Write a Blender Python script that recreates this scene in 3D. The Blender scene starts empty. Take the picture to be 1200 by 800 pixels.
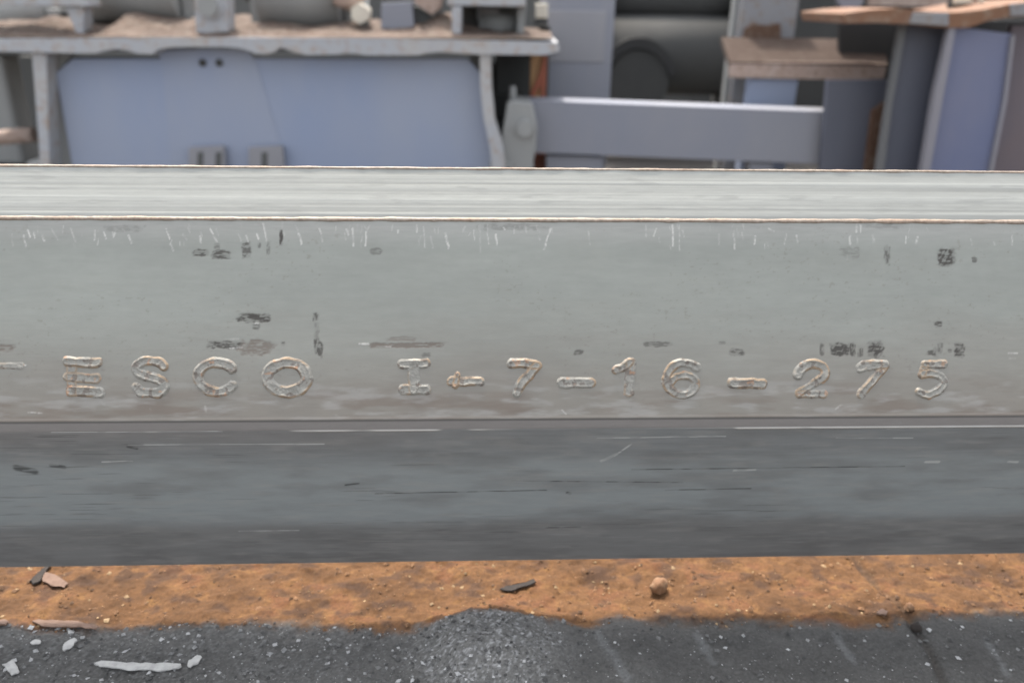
import bpy, bmesh, math, random
import numpy as np
from mathutils import Matrix, Vector

random.seed(7)
scene = bpy.context.scene
col = scene.collection
R = math.radians

# ------------------------------------------------------------------ camera
PITCH, ROLL, FPX = R(23.0), R(0.88), 942.0
CAM = Vector((0.0, -0.434, 0.404))
cam_d = bpy.data.cameras.new("camera")
cam_d.sensor_width = 36.0
cam_d.lens = 36.0 * FPX / 1200.0
cam_d.clip_start, cam_d.clip_end = 0.02, 200.0
cam_d.dof.use_dof = True
cam_d.dof.focus_distance = 0.47
cam_d.dof.aperture_fstop = 5.8
cam = bpy.data.objects.new("camera", cam_d)
col.objects.link(cam)
CAM_ROT = Matrix.Rotation(math.pi / 2 - PITCH, 3, 'X') @ Matrix.Rotation(ROLL, 3, 'Z')
cam.matrix_world = Matrix.Translation(CAM) @ CAM_ROT.to_4x4()
scene.camera = cam

# ------------------------------------------------------------------ sky, sun, exposure
SUN_EL, SUN_AZ = R(67.0), R(-22.0)          # behind the bar, a little to the left
world = bpy.data.worlds.new("World")
scene.world = world
world.use_nodes = True
wn, wl = world.node_tree.nodes, world.node_tree.links
wn.clear()
w_out = wn.new("ShaderNodeOutputWorld")
w_bg = wn.new("ShaderNodeBackground")
w_sky = wn.new("ShaderNodeTexSky")
w_sky.sky_type = 'NISHITA'
w_sky.sun_disc = False
w_sky.sun_elevation = SUN_EL
w_sky.sun_rotation = SUN_AZ
w_sky.dust_density = 4.0
w_hs = wn.new("ShaderNodeHueSaturation")
w_hs.inputs['Saturation'].default_value = 0.22
w_bg.inputs['Strength'].default_value = 0.15
wl.new(w_sky.outputs[0], w_hs.inputs['Color'])
wl.new(w_hs.outputs[0], w_bg.inputs['Color'])
wl.new(w_bg.outputs[0], w_out.inputs[0])

sun_d = bpy.data.lights.new("sun", 'SUN')
sun_d.energy = 2.0
sun_d.angle = R(4.0)
sun_d.color = (1.0, 0.90, 0.78)
sun = bpy.data.objects.new("sun", sun_d)
col.objects.link(sun)
to_sun = Vector((math.sin(SUN_AZ) * math.cos(SUN_EL), math.cos(SUN_AZ) * math.cos(SUN_EL), math.sin(SUN_EL)))
sun.rotation_euler = to_sun.to_track_quat('Z', 'Y').to_euler()
sun.location = to_sun * 5

vs = scene.view_settings
vs.view_transform = 'Standard'
vs.look = 'None'
vs.exposure = 1.75
vs.gamma = 1.0
vs.use_curve_mapping = False

# ------------------------------------------------------------------ helpers
def ray(px, py):
    d = CAM_ROT @ Vector(((px - 600.0) / FPX, -(py - 400.0) / FPX, -1.0))
    return d

def at(px, py, Y):
    d = ray(px, py)
    return CAM + d * ((Y - CAM.y) / d.y)

def at_z(px, py, Z):
    d = ray(px, py)
    return CAM + d * ((Z - CAM.z) / d.z)

def sstep(a, b, x):
    t = np.clip((x - a) / (b - a), 0.0, 1.0)
    return t * t * (3 - 2 * t)

def vnoise(x, y, seed=0):
    """value noise in 0..1 on arrays"""
    rg = np.random.RandomState(seed).rand(256, 256)
    xi, yi = np.floor(x).astype(int), np.floor(y).astype(int)
    fx, fy = x - xi, y - yi
    fx, fy = fx * fx * (3 - 2 * fx), fy * fy * (3 - 2 * fy)
    a, b = rg[xi % 256, yi % 256], rg[(xi + 1) % 256, yi % 256]
    c, d = rg[xi % 256, (yi + 1) % 256], rg[(xi + 1) % 256, (yi + 1) % 256]
    return (a * (1 - fx) + b * fx) * (1 - fy) + (c * (1 - fx) + d * fx) * fy

def fbm(x, y, seed=0, octv=4):
    s, amp, tot = 0.0, 1.0, 0.0
    for o in range(octv):
        s = s + amp * vnoise(x * 2 ** o + 17.3 * o, y * 2 ** o + 5.1 * o, seed + o)
        tot += amp
        amp *= 0.5
    return s / tot

def np_mesh(name, verts, quads, cols=None, smooth=True):
    verts = np.ascontiguousarray(verts, dtype=np.float32)
    quads = np.ascontiguousarray(quads, dtype=np.int32)
    me = bpy.data.meshes.new(name)
    me.vertices.add(len(verts))
    me.vertices.foreach_set("co", verts.ravel())
    me.loops.add(quads.size)
    me.loops.foreach_set("vertex_index", quads.ravel())
    me.polygons.add(len(quads))
    me.polygons.foreach_set("loop_start", np.arange(0, quads.size, quads.shape[1], dtype=np.int32))
    me.polygons.foreach_set("use_smooth", np.full(len(quads), smooth, dtype=bool))
    me.update(calc_edges=True)
    if cols is not None:
        at_ = me.color_attributes.new("col", 'FLOAT_COLOR', 'POINT')
        at_.data.foreach_set("color", np.ascontiguousarray(cols, dtype=np.float32).ravel())
    return me

def grid_quads(nu, nv, off=0):
    i, j = np.meshgrid(np.arange(nu - 1), np.arange(nv - 1), indexing='ij')
    a = (i * nv + j).ravel() + off
    return np.stack([a, a + nv, a + nv + 1, a + 1], 1)

def link(name, me, mat=None, parent=None):
    o = bpy.data.objects.new(name, me)
    col.objects.link(o)
    if me is not None and mat is not None:
        me.materials.append(mat)
    if parent is not None:
        o.parent = parent
    return o

def tag(o, label=None, cat=None, group=None, kind=None):
    if label: o["label"] = label
    if cat: o["category"] = cat
    if group: o["group"] = group
    if kind: o["kind"] = kind
    return o

def thing(name, loc, label, cat, group=None):
    o = bpy.data.objects.new(name, None)
    o.empty_display_size = 0.05
    o.location = loc
    col.objects.link(o)
    return tag(o, label, cat, group)

# ------------------------------------------------------------------ materials
def new_mat(name):
    m = bpy.data.materials.new(name)
    m.use_nodes = True
    nt = m.node_tree
    return m, nt.nodes, nt.links, nt.nodes["Principled BSDF"]

def attr_mat(name, metallic, rough, nscale, bump, detail_amt=0.25, stretch=(1, 1, 1), spec=0.5):
    """vertex colour (rgb) and roughness factor (alpha) with fine procedural grain"""
    m, n, l, b = new_mat(name)
    a = n.new("ShaderNodeAttribute"); a.attribute_name = "col"
    tc = n.new("ShaderNodeTexCoord")
    mp = n.new("ShaderNodeMapping"); mp.inputs['Scale'].default_value = stretch
    nz = n.new("ShaderNodeTexNoise"); nz.inputs['Scale'].default_value = nscale
    nz.inputs['Detail'].default_value = 6; nz.inputs['Roughness'].default_value = 0.65
    l.new(tc.outputs['Object'], mp.inputs[0]); l.new(mp.outputs[0], nz.inputs['Vector'])
    mr = n.new("ShaderNodeMapRange")
    mr.inputs['From Min'].default_value = 0.3; mr.inputs['From Max'].default_value = 0.7
    mr.inputs['To Min'].default_value = 1 - detail_amt; mr.inputs['To Max'].default_value = 1 + detail_amt
    l.new(nz.outputs[0], mr.inputs[0])
    mx = n.new("ShaderNodeMix"); mx.data_type = 'RGBA'; mx.blend_type = 'MULTIPLY'
    mx.inputs['Factor'].default_value = 1.0
    l.new(a.outputs['Color'], mx.inputs['A']); l.new(mr.outputs[0], mx.inputs['B'])
    l.new(mx.outputs['Result'], b.inputs['Base Color'])
    rm = n.new("ShaderNodeMath"); rm.operation = 'MULTIPLY'; rm.inputs[1].default_value = rough
    l.new(a.outputs['Alpha'], rm.inputs[0]); l.new(rm.outputs[0], b.inputs['Roughness'])
    b.inputs['Metallic'].default_value = metallic
    b.inputs['Specular IOR Level'].default_value = spec
    bp = n.new("ShaderNodeBump"); bp.inputs['Strength'].default_value = bump
    bp.inputs['Distance'].default_value = 0.0004
    l.new(nz.outputs[0], bp.inputs['Height']); l.new(bp.outputs[0], b.inputs['Normal'])
    return m

def worn_mat(name, base, second, rough=0.65, metallic=0.0, scale=9.0, lo=0.45, hi=0.7, third=None, bump=0.3, dist=0.002):
    m, n, l, b = new_mat(name)
    tc = n.new("ShaderNodeTexCoord")
    nz = n.new("ShaderNodeTexNoise"); nz.inputs['Scale'].default_value = scale
    nz.inputs['Detail'].default_value = 7; nz.inputs['Roughness'].default_value = 0.62
    mp = n.new('ShaderNodeMapping'); mp.inputs['Scale'].default_value = (1, 1, 0.45)
    l.new(tc.outputs['Object'], mp.inputs[0]); l.new(mp.outputs[0], nz.inputs['Vector'])
    rp = n.new("ShaderNodeValToRGB")
    rp.color_ramp.elements[0].position = lo; rp.color_ramp.elements[0].color = (*base, 1)
    rp.color_ramp.elements[1].position = hi; rp.color_ramp.elements[1].color = (*second, 1)
    l.new(nz.outputs[0], rp.inputs[0])
    out = rp.outputs[0]
    n2 = n.new("ShaderNodeTexNoise"); n2.inputs['Scale'].default_value = scale * 6
    n2.inputs['Detail'].default_value = 5
    l.new(tc.outputs['Object'], n2.inputs['Vector'])
    if third:
        r2 = n.new("ShaderNodeMapRange"); r2.inputs['From Min'].default_value = 0.5; r2.inputs['From Max'].default_value = 0.75
        l.new(n2.outputs[0], r2.inputs[0])
        mx = n.new("ShaderNodeMix"); mx.data_type = 'RGBA'
        mx.inputs['B'].default_value = (*third, 1)
        l.new(r2.outputs[0], mx.inputs['Factor']); l.new(out, mx.inputs['A'])
        out = mx.outputs['Result']
    l.new(out, b.inputs['Base Color'])
    b.inputs['Roughness'].default_value = rough
    b.inputs['Metallic'].default_value = metallic
    bp = n.new("ShaderNodeBump"); bp.inputs['Strength'].default_value = bump; bp.inputs['Distance'].default_value = dist
    l.new(n2.outputs[0], bp.inputs['Height']); l.new(bp.outputs[0], b.inputs['Normal'])
    return m

M = {}
M['bar'] = attr_mat('rolled_steel', 0.35, 0.5, 260, 0.12, 0.045, (0.25, 1, 1))
M['letter'] = attr_mat('raised_steel', 0.2, 0.68, 700, 0.3, 0.14)
M['burr'] = attr_mat('bare_burr', 0.3, 0.6, 350, 0.35, 0.3)
M['ground'] = attr_mat('ground_scale', 0.0, 0.9, 520, 1.0, 0.30, spec=0.3)
M['grain'] = attr_mat('loose_grain', 0.0, 0.8, 300, 0.4, 0.3, spec=0.4)
M['blue'] = worn_mat('dusty_blue_paint', (.225, .275, .395), (.285, .315, .385), 0.75, scale=3, lo=.3)
M['gussetblue'] = worn_mat('faded_blue_paint', (.240, .282, .385), (.285, .312, .375), 0.7, scale=4, lo=.3)
M['bandgrey'] = worn_mat('plain_grey_band', (.215, .22, .245), (.25, .25, .265), 0.7, scale=6, lo=.3)
M['navy'] = worn_mat('dark_navy_paint', (.070, .078, .105), (.095, .10, .125), 0.6, scale=6, lo=.3)
M['greyblue'] = worn_mat('grey_blue_paint', (.185, .200, .245), (.225, .230, .255), 0.75, scale=5, lo=.3)
M['deepblue'] = worn_mat('deep_blue_paint', (.105, .128, .225), (.150, .158, .225), 0.6, scale=6, lo=.3)
M['palesteel'] = worn_mat('pale_dusty_steel', (.33, .345, .372), (.37, .355, .335), 0.7, third=(.29, .235, .19), scale=10)
M['dullsteel'] = worn_mat('dull_streaked_steel', (.19, .195, .21), (.22, .21, .20), 0.7, third=(.17, .125, .095), scale=10)
M['ribsteel'] = worn_mat('grey_rib_edge', (.105, .11, .115), (.14, .14, .14), 0.7, scale=8, lo=.3)
M['lavender'] = worn_mat('lavender_lit_edge', (.19, .19, .225), (.22, .215, .23), 0.7, scale=8, lo=.3)
M['plum'] = worn_mat('brownish_plum_paint', (.105, .095, .12), (.135, .105, .105), 0.7, scale=5, lo=.3)
M['ledgetop'] = worn_mat('shaded_rust_top', (.038, .022, .015), (.052, .034, .025), 0.95, third=(.062, .045, .035), scale=14, bump=.8)  # rust darkened in its colour for shade over the ledge
M['rustorange'] = worn_mat('orange_rust_edge', (.175, .092, .054), (.15, .088, .062), 0.9, third=(.21, .15, .11), scale=9, bump=.8)
M['grey'] = worn_mat('grey_machine_metal', (.21, .22, .222), (.26, .265, .26), 0.7, scale=8, lo=.3)  # lightened to carry the pale veil over the background
M['dark'] = worn_mat('dark_machine_metal', (.068, .072, .072), (.095, .098, .096), 0.85, scale=7, lo=.3)
M['darker'] = worn_mat('very_dark_metal', (.038, .040, .040), (.055, .055, .053), 0.85, scale=7, lo=.3)  # very dark tone for the drum, boxes and gap backing
M['black'] = worn_mat('near_black_metal', (.022, .023, .024), (.03, .03, .03), 0.8, scale=7, lo=.3)  # near-black tone for the ridge and back plate
M['rust'] = worn_mat('rusty_steel', (.085, .045, .028), (.115, .072, .050), 0.9, third=(.14, .105, .08), scale=14, bump=0.6)  # colour lowered to stand for shade over the right-hand machinery
M['rustdust'] = worn_mat('rust_dust', (.070, .047, .036), (.135, .098, .077), 0.95, third=(.17, .145, .12), scale=16, bump=1.0, dist=.006)
M['rustpink'] = worn_mat('rusted_flange', (.33, .25, .21), (.39, .32, .285), 0.85, third=(.19, .13, .10), scale=16, bump=0.5)
M['ochre'] = worn_mat('ochre_paint', (.42, .25, .12), (.36, .20, .11), 0.7, scale=15)
M['red'] = worn_mat('red_oxide', (.30, .09, .05), (.22, .10, .07), 0.7, scale=15)
M['cream'] = worn_mat('cream_paint', (.55, .52, .44), (.48, .44, .38), 0.7, scale=20)
M['concrete'] = worn_mat('wall_concrete', (.09, .092, .09), (.12, .12, .115), 0.9, scale=3)
M['yard'] = worn_mat('yard_grit', (.085, .080, .076), (.12, .112, .105), 0.95, third=(.15, .12, .095), scale=24, bump=1.0, dist=0.004)
M['flake'] = worn_mat('pale_scale_flake', (.36, .36, .35), (.25, .25, .245), 0.6, scale=160, bump=0.4, dist=0.0005)
M['tanflake'] = worn_mat('tan_scale_flake', (.150, .095, .070), (.110, .065, .045), 0.8, scale=160, bump=0.4, dist=0.0005)
M['pebble'] = worn_mat('rusty_pebble', (.15, .075, .035), (.22, .14, .08), 0.8, scale=160, bump=0.7, dist=0.0006)
M['flakeshade'] = worn_mat('dark_flake_and_shade', (.018, .014, .012), (.03, .022, .017), 0.9, scale=120, bump=0.4, dist=0.0005)
M['timber'] = worn_mat('grey_timber', (.20, .16, .12), (.28, .23, .18), 0.9, scale=20)

# ------------------------------------------------------------------ steel bar: profile in its own frame
YAW = R(2.6)
BROT = Matrix.Rotation(YAW, 3, 'Z')
BINV = BROT.transposed()
camL = BINV @ CAM
def local_ray(px, py):
    return BINV @ ray(px, py)

def hit_line(py, p, ang):
    """where the ray of the centre column meets the line through p (y,z) with elevation ang"""
    d = local_ray(600, py)
    ny, nz = -math.sin(ang), math.cos(ang)
    t = ((p[0] - camL.y) * ny + (p[1] - camL.z) * nz) / (d.y * ny + d.z * nz)
    q = camL + d * t
    return (q.y, q.z)

d490 = local_ray(600, 490)
t490 = (0.0 - camL.y) / d490.y
P2 = (0.0, (camL + d490 * t490).z)
A_FACE, A_BEV, A_FACET, A_LOW = R(67.0), R(56.0), R(96.0), R(101.0)
P1 = hit_line(257, P2, A_FACE)
P0 = hit_line(198, P1, A_BEV)
P2b = hit_line(502, P2, math.pi - A_FACET)
P3 = hit_line(656, P2b, A_LOW)
GZ = 0.0
BAR_LIFT = P3[1]
print("profile", P0, P1, P2, P2b, P3)

fd = np.array([math.cos(A_FACE), math.sin(A_FACE)])          # up the face (y,z)
fn = np.array([-math.sin(A_FACE), math.cos(A_FACE)])         # out of the face
def L(px, py):
    """pixel -> (x, t) on the lettered face; t runs up from the lower crease"""
    d = local_ray(px, py)
    t = ((P2[0] - camL.y) * fn[0] + (P2[1] - camL.z) * fn[1]) / (d.y * fn[0] + d.z * fn[1])
    q = camL + d * t
    return (q.x, (q.y - P2[0]) * fd[0] + (q.z - P2[1]) * fd[1])
ld = np.array([P3[0] - P2b[0], P3[1] - P2b[1]]); LOWLEN = np.linalg.norm(ld); ld /= LOWLEN
ln = np.array([-abs(ld[1]), 0.0]); ln = np.array([ld[1], -ld[0]])
def LL(px, py):
    """pixel -> (x, r) on the lower face; r runs down from the bright line"""
    d = local_ray(px, py)
    t = ((P2b[0] - camL.y) * ln[0] + (P2b[1] - camL.z) * ln[1]) / (d.y * ln[0] + d.z * ln[1])
    q = camL + d * t
    return (q.x, (q.y - P2b[0]) * ld[0] + (q.z - P2b[1]) * ld[1])

# sample the outer path from the bottom edge up to the top edge
path = [np.array(p) for p in (P3, P2b, P2, P1, P0)]
pts, tags_, DS = [], [], 0.00046
seg_len = [np.linalg.norm(path[i + 1] - path[i]) for i in range(4)]
for i in range(4):
    nn = max(2, int(round(seg_len[i] / DS)))
    for k in range(nn):
        pts.append(path[i] + (path[i + 1] - path[i]) * k / nn)
        tags_.append((i, seg_len[i] * k / nn))
pts.append(path[4]); tags_.append((3, seg_len[3]))
pts = np.array(pts)
ker = np.exp(-0.5 * (np.arange(-4, 5) / 1.6) ** 2); ker /= ker.sum()
sm = pts.copy()
for c in (0, 1):
    e = np.concatenate([2 * pts[0, c] - pts[4:0:-1, c], pts[:, c], 2 * pts[-1, c] - pts[-2:-6:-1, c]])
    sm[:, c] = np.convolve(e, ker, 'valid')
tan = np.gradient(sm, axis=0); tan /= np.linalg.norm(tan, axis=1)[:, None]
nor = np.stack([-tan[:, 1], tan[:, 0]], 1)
seg = np.array([t[0] for t in tags_]); dist = np.array([t[1] for t in tags_])
NS = len(sm)
xs = np.concatenate([np.arange(-0.72, -0.365, 0.006), np.arange(-0.365, 0.3651, 0.0006), np.arange(0.371, 0.721, 0.006)])
NX = len(xs)
X, S = np.meshgrid(xs, np.arange(NS), indexing='ij')
SEG, DI = seg[S], dist[S]
mm = 1000.0
cl = np.zeros((NX, NS, 4)); cl[..., 3] = 1.0
h = np.zeros((NX, NS))
def setcol(mask, c):
    cl[..., :3] = cl[..., :3] * (1 - mask[..., None]) + np.array(c) * mask[..., None]

face, low, facet, bev = (SEG == 2), (SEG == 0), (SEG == 1), (SEG == 3)
# face: even blue-grey mill skin, browner and dirtier toward the crease
fine = fbm(X * mm / 14, DI * mm / 1.1, 3, 4)
broad = fbm(X * mm / 120, DI * mm / 40, 11, 3)
FACE_C = np.array((.236, .247, .226))
cl[..., :3] = FACE_C * (0.86 + 0.24 * broad + 0.05 * fine)[..., None]
dirt = sstep(0.080, 0.0, DI + 0.022 * (fbm(X * mm / 45, DI * mm / 7, 21, 4) - 0.5)) * face
setcol(dirt * 0.9, (.185, .168, .146))
dirt2 = sstep(0.42, 0.72, fbm(X * mm / 30, DI * mm / 5, 27, 5)) * sstep(0.030, 0.004, DI) * face
setcol(dirt2 * 0.65, (.140, .112, .092))
pale = sstep(0.48, 0.76, fbm(X * mm / 18, DI * mm / 3.5, 29, 5)) * sstep(0.034, 0.010, DI) * face
setcol(pale * 0.35, (.34, .34, .33))
mot = fbm(X * mm / 7, DI * mm / 6, 181, 4)
cl[..., :3] *= (1 + 0.05 * (mot - 0.5) * face)[..., None]
spk = sstep(0.72, 0.80, fbm(X * mm / 2.4, DI * mm / 1.6, 183, 3)) * sstep(.48, .62, fbm(X * mm / 60, DI * mm / 30, 185, 2)) * face
setcol(spk * 0.35, (.15, .135, .115))
bloom = sstep(0.45, 0.80, fbm(X * mm / 50, DI * mm / 16, 187, 4)) * face
setcol(bloom * 0.16, (.215, .215, .190))
# worn brighter strip just below the upper edge
FL = seg_len[2]
setcol(face * sstep(0.020, 0.003, FL - DI) * 0.4 * (0.4 + fine), (.36, .35, .335))
# bevel: drawn lines along the length
stri = fbm(X * mm / 420, DI * mm / 1.5, 41, 2)
stri2 = vnoise(X * mm / 500 + 3.3, DI * mm / 2.2, 44)
bevc = (0.68 + 0.34 * stri + 0.26 * stri2)
cl[..., :3] = np.where(bev[..., None], np.array((.300, .308, .290)) * bevc[..., None], cl[..., :3])
h += bev * 0.00016 * (stri - 0.5) + bev * 0.00012 * (stri2 - 0.5)
bs = sstep(0.64, 0.78, fbm(X * mm / 26, DI * mm / 2.6, 47, 4)) * bev
setcol(bs * 0.35, (.19, .195, .185))
setcol(bev * sstep(0.0045, 0.0015, DI) * 0.45, (.15, .16, .16))
# facet under the crease and the lower face with light and dark reflections painted as bands
setcol(facet * 1.0, (.205, .196, .190))
wav = 0.010 * (fbm(X * mm / 110, X * 0 + 0.3, 51, 3) - 0.5)
wav2 = 0.020 * (fbm(X * mm / 130, X * 0 + 2.3, 53, 3) - 0.5)
rr = LOWLEN - DI                                    # distance below the bright line
q = rr / LOWLEN
lowf = fbm(X * mm / 30, DI * mm / 1.4, 57, 4)
low_c = np.array((.220, .232, .236)) * (0.86 + 0.28 * lowf)[..., None]
cl[..., :3] = np.where(low[..., None], low_c, cl[..., :3])
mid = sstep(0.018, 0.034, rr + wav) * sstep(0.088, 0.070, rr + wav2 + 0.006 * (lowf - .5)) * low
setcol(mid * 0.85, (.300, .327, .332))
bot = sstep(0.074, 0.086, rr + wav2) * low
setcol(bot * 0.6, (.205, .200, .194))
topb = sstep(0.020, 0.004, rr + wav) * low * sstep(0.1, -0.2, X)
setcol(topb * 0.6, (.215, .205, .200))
smg = sstep(0.42, 0.78, fbm(X * mm / 50, DI * mm / 12, 171, 5)) * low
setcol(smg * 0.45, (.165, .165, .163))
smg2 = sstep(0.42, 0.75, fbm(X * mm / 36, DI * mm / 7, 173, 5)) * sstep(0.078, 0.094, rr) * low
setcol(smg2 * 0.5, (.135, .135, .135))
dst = sstep(0.50, 0.80, fbm(X * mm / 20, DI * mm / 3.5, 177, 4)) * low
setcol(dst * 0.22, (.36, .35, .33))
# fine drawn streaks on the lower face
strk = sstep(0.70, 0.80, fbm(X * mm / 45, DI * mm / 0.7 + 1.2 * fbm(X * mm / 60, DI * 0, 62, 2), 61, 3)) * low * sstep(.45, .6, fbm(X * mm / 90, DI * mm / 16, 64, 2))
setcol(strk * 0.55, (.085, .088, .09))
strk2 = sstep(0.72, 0.82, fbm(X * mm / 40, DI * mm / 0.7 + 9, 63, 3)) * low
setcol(strk2 * 0.5, (.27, .28, .28))
cl[..., 3] = 1.0
cl[..., 3] = np.where(low | facet, 0.92, cl[..., 3]) + 0.25 * (fine - 0.5)
# gentle rolling waviness
h += 0.00010 * (fbm(X * mm / 90, DI * mm / 25, 71, 3) - 0.5) + 0.00003 * (fine - 0.5)

def win(x0, x1):
    return slice(max(0, np.searchsorted(xs, x0)), min(NX, np.searchsorted(xs, x1)))

# worn ridge below the facet (broken), its glint of light painted in
br = sstep(0.0011, 0.0004, np.abs(rr - 0.0007)) * low
br = br * sstep(0.40, 0.52, fbm(X * mm / 55 + 4, X * 0, 81, 3)) + br * sstep(0.05, 0.25, X) * 0.7
br = np.clip(br, 0, 1)
h += br * 0.00045
setcol(br * 0.85, (.50, .49, .46))
ck = sstep(0.0010, 0.0004, np.abs(DI - 0.0009)) * face
setcol(ck * 0.35, (.30, .27, .24))
cd = sstep(0.0013, 0.0005, np.abs(DI - seg_len[1] + 0.0006)) * facet
setcol(cd * 0.7, (.06, .058, .055))

# dark rubbed patches on the face (px box, strength, grain stretch)
ST = [(225, 292, 245, 301, .9, 'h'), (247, 293, 272, 304, .9, 'h'), (283, 284, 295, 302, .8, 'h'), (250, 284, 258, 292, .5, 'h'),
      (302, 284, 306, 291, .6, 'v'), (312, 283, 317, 298, .5, 'v'), (327, 267, 332, 288, 1.0, 'v'), (278, 367, 316, 378, 1.0, 'h'),
      (295, 379, 305, 388, .7, 'h'), (246, 399, 283, 409, .95, 'h'), (282, 398, 320, 417, .7, 'r'), (329, 400, 334, 406, .6, 'h'),
      (366, 366, 374, 377, .8, 'v'), (368, 377, 374, 400, .35, 'v'), (368, 398, 378, 418, .9, 'v'), (452, 394, 490, 400, .5, 'r'),
      (428, 401, 524, 408, .75, 'r'), (434, 290, 447, 299, .5, 'h'), (754, 400, 784, 407, .6, 'h'), (672, 410, 684, 417, .7, 'h'),
      (855, 408, 872, 417, .8, 'h'), (842, 400, 850, 404, .4, 'h'), (961, 402, 966, 418, .7, 'v'), (973, 401, 996, 417, 1.1, 'x'),
      (996, 402, 1003, 417, .9, 'v'), (1004, 408, 1012, 418, .7, 'v'), (1016, 400, 1036, 418, 1.1, 'x'), (1087, 410, 1097, 417, .8, 'h'),
      (1098, 402, 1105, 415, .6, 'v'), (1110, 408, 1116, 414, .6, 'h'), (1118, 403, 1131, 418, 1.0, 'x'), (1095, 376, 1104, 384, .9, 'h'),
      (1036, 290, 1043, 311, .7, 'v'), (1098, 290, 1120, 312, 1.1, 'x'), (1138, 301, 1145, 308, .7, 'h'), (985, 289, 1008, 302, .3, 'h'),
      (-5, 403, 18, 412, .7, 'r'), (1092, 405, 1100, 420, .3, 'v'), (495, 413, 505, 419, .5, 'h'), (120, 264, 170, 272, .25, 'h'),
      (560, 262, 640, 270, .3, 'h'), (1010, 262, 1060, 268, .25, 'h')]
for (a, b_, c, d_, st, kd) in ST:
    (x0, t0), (x1, t1) = L(a, d_), L(c, b_)
    mx, mt, hx, ht = (x0 + x1) / 2, (t0 + t1) / 2, (x1 - x0) / 2, abs(t1 - t0) / 2
    w = win(mx - hx * 1.6, mx + hx * 1.6)
    xx, tt = X[w] - mx, DI[w] - mt
    nzz = fbm(X[w] * mm / 3.0, DI[w] * mm / 3.0, 91, 3) - 0.5
    e = np.maximum(np.abs(xx) / hx, np.abs(tt) / ht) * 0.55 + 0.45 * np.sqrt((xx / hx) ** 2 + (tt / ht) ** 2)
    m_ = sstep(1.18, 0.72, e + 0.9 * nzz)
    if kd == 'h':
        g = fbm(X[w] * mm / 3.2, DI[w] * mm / 0.8, 93, 3)
    elif kd == 'v':
        g = fbm(X[w] * mm / 0.9, DI[w] * mm / 2.6, 95, 3)
    elif kd == 'x':
        g = 0.5 * fbm((X[w] - 0.5 * DI[w]) * mm / 1.3, DI[w] * mm / 3.5, 97, 2) + 0.5 * fbm(X[w] * mm / 4, DI[w] * mm / 0.9, 99, 2)
    else:
        g = fbm(X[w] * mm / 4.0, DI[w] * mm / 1.0, 98, 3) + 0.05
    m_ = m_ * (0.30 + 0.70 * sstep(0.34, 0.54, g + 0.25 * nzz)) * st * face[w]
    m_ = np.clip(m_, 0, 1)
    dk = np.array((.062, .058, .052)) if kd != 'r' else np.array((.13, .105, .088))
    cl[w, :, :3] = cl[w, :, :3] * (1 - m_[..., None]) + dk * m_[..., None]
    h[w] -= 0.00012 * m_
    cl[w, :, 3] += 0.3 * m_

# small bright scores: hanging from the upper edge and elsewhere on the face
SC = [(14, 274, 15, 288), (28, 276, 30, 289), (40, 272, 41, 279), (50, 276, 52, 282), (60, 268, 68, 281), (83, 268, 88, 283), (111, 270, 111, 281),
      (122, 272, 124, 280), (132, 272, 133, 278), (144, 268, 147, 272), (151, 276, 154, 285), (195, 268, 199, 280), (200, 286, 203, 294), (214, 274, 219, 281),
      (234, 277, 236, 284), (246, 268, 250, 274), (250, 276, 254, 283), (279, 274, 283, 283), (288, 276, 291, 283), (301, 274, 303, 280), (308, 262, 312, 282),
      (330, 257, 333, 276), (346, 264, 350, 274), (350, 274, 353, 286), (374, 268, 376, 274), (377, 277, 378, 283), (404, 272, 405, 281), (413, 268, 414, 288),
      (429, 272, 428, 288), (433, 264, 429, 273), (460, 264, 459, 270), (466, 270, 466, 273), (488, 264, 489, 272), (496, 266, 498, 290), (505, 277, 507, 290),
      (509, 268, 510, 273), (522, 273, 526, 291), (555, 270, 556, 281), (562, 264, 563, 296), (571, 272, 573, 286), (581, 275, 582, 287), (590, 267, 591, 269),
      (616, 264, 617, 272), (631, 277, 633, 281), (645, 268, 640, 283), (640, 283, 638, 292), (689, 268, 691, 287), (757, 264, 757, 277), (769, 268, 766, 277),
      (788, 264, 789, 288), (796, 264, 796, 294), (842, 275, 843, 286), (860, 274, 861, 292), (885, 277, 884, 286), (901, 268, 907, 271), (899, 283, 900, 288),
      (921, 274, 919, 286), (933, 276, 935, 284), (996, 277, 996, 286), (1005, 277, 1005, 285), (1023, 275, 1024, 284), (1062, 277, 1061, 285), (1075, 278, 1074, 285),
      (1138, 280, 1139, 287), (1165, 284, 1166, 287), (1186, 276, 1186, 287),
      (421, 403, 432, 403), (451, 406, 458, 406), (263, 398, 279, 397), (270, 408, 284, 407), (299, 379, 302, 379), (1182, 414, 1192, 414), (1183, 420, 1190, 420),
      (240, 476, 241, 482), (658, 480, 663, 485), (986, 474, 979, 479), (176, 478, 177, 481), (118, 470, 122, 474),
      (34, 483, 50, 484), (10, 428, 30, 428), (394, 486, 397, 489)]
rnd = random.Random(5)
for k in range(70):                                   # lesser ones between
    px = rnd.choice((30, 120, 230, 300, 410, 500, 565, 640, 790, 870, 1000, 1070)) + rnd.gauss(0, 16); py = 262 + abs(rnd.gauss(0, 11))
    SC.append((px, py, px + rnd.uniform(-2, 3), py + rnd.uniform(3, 9)))
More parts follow.
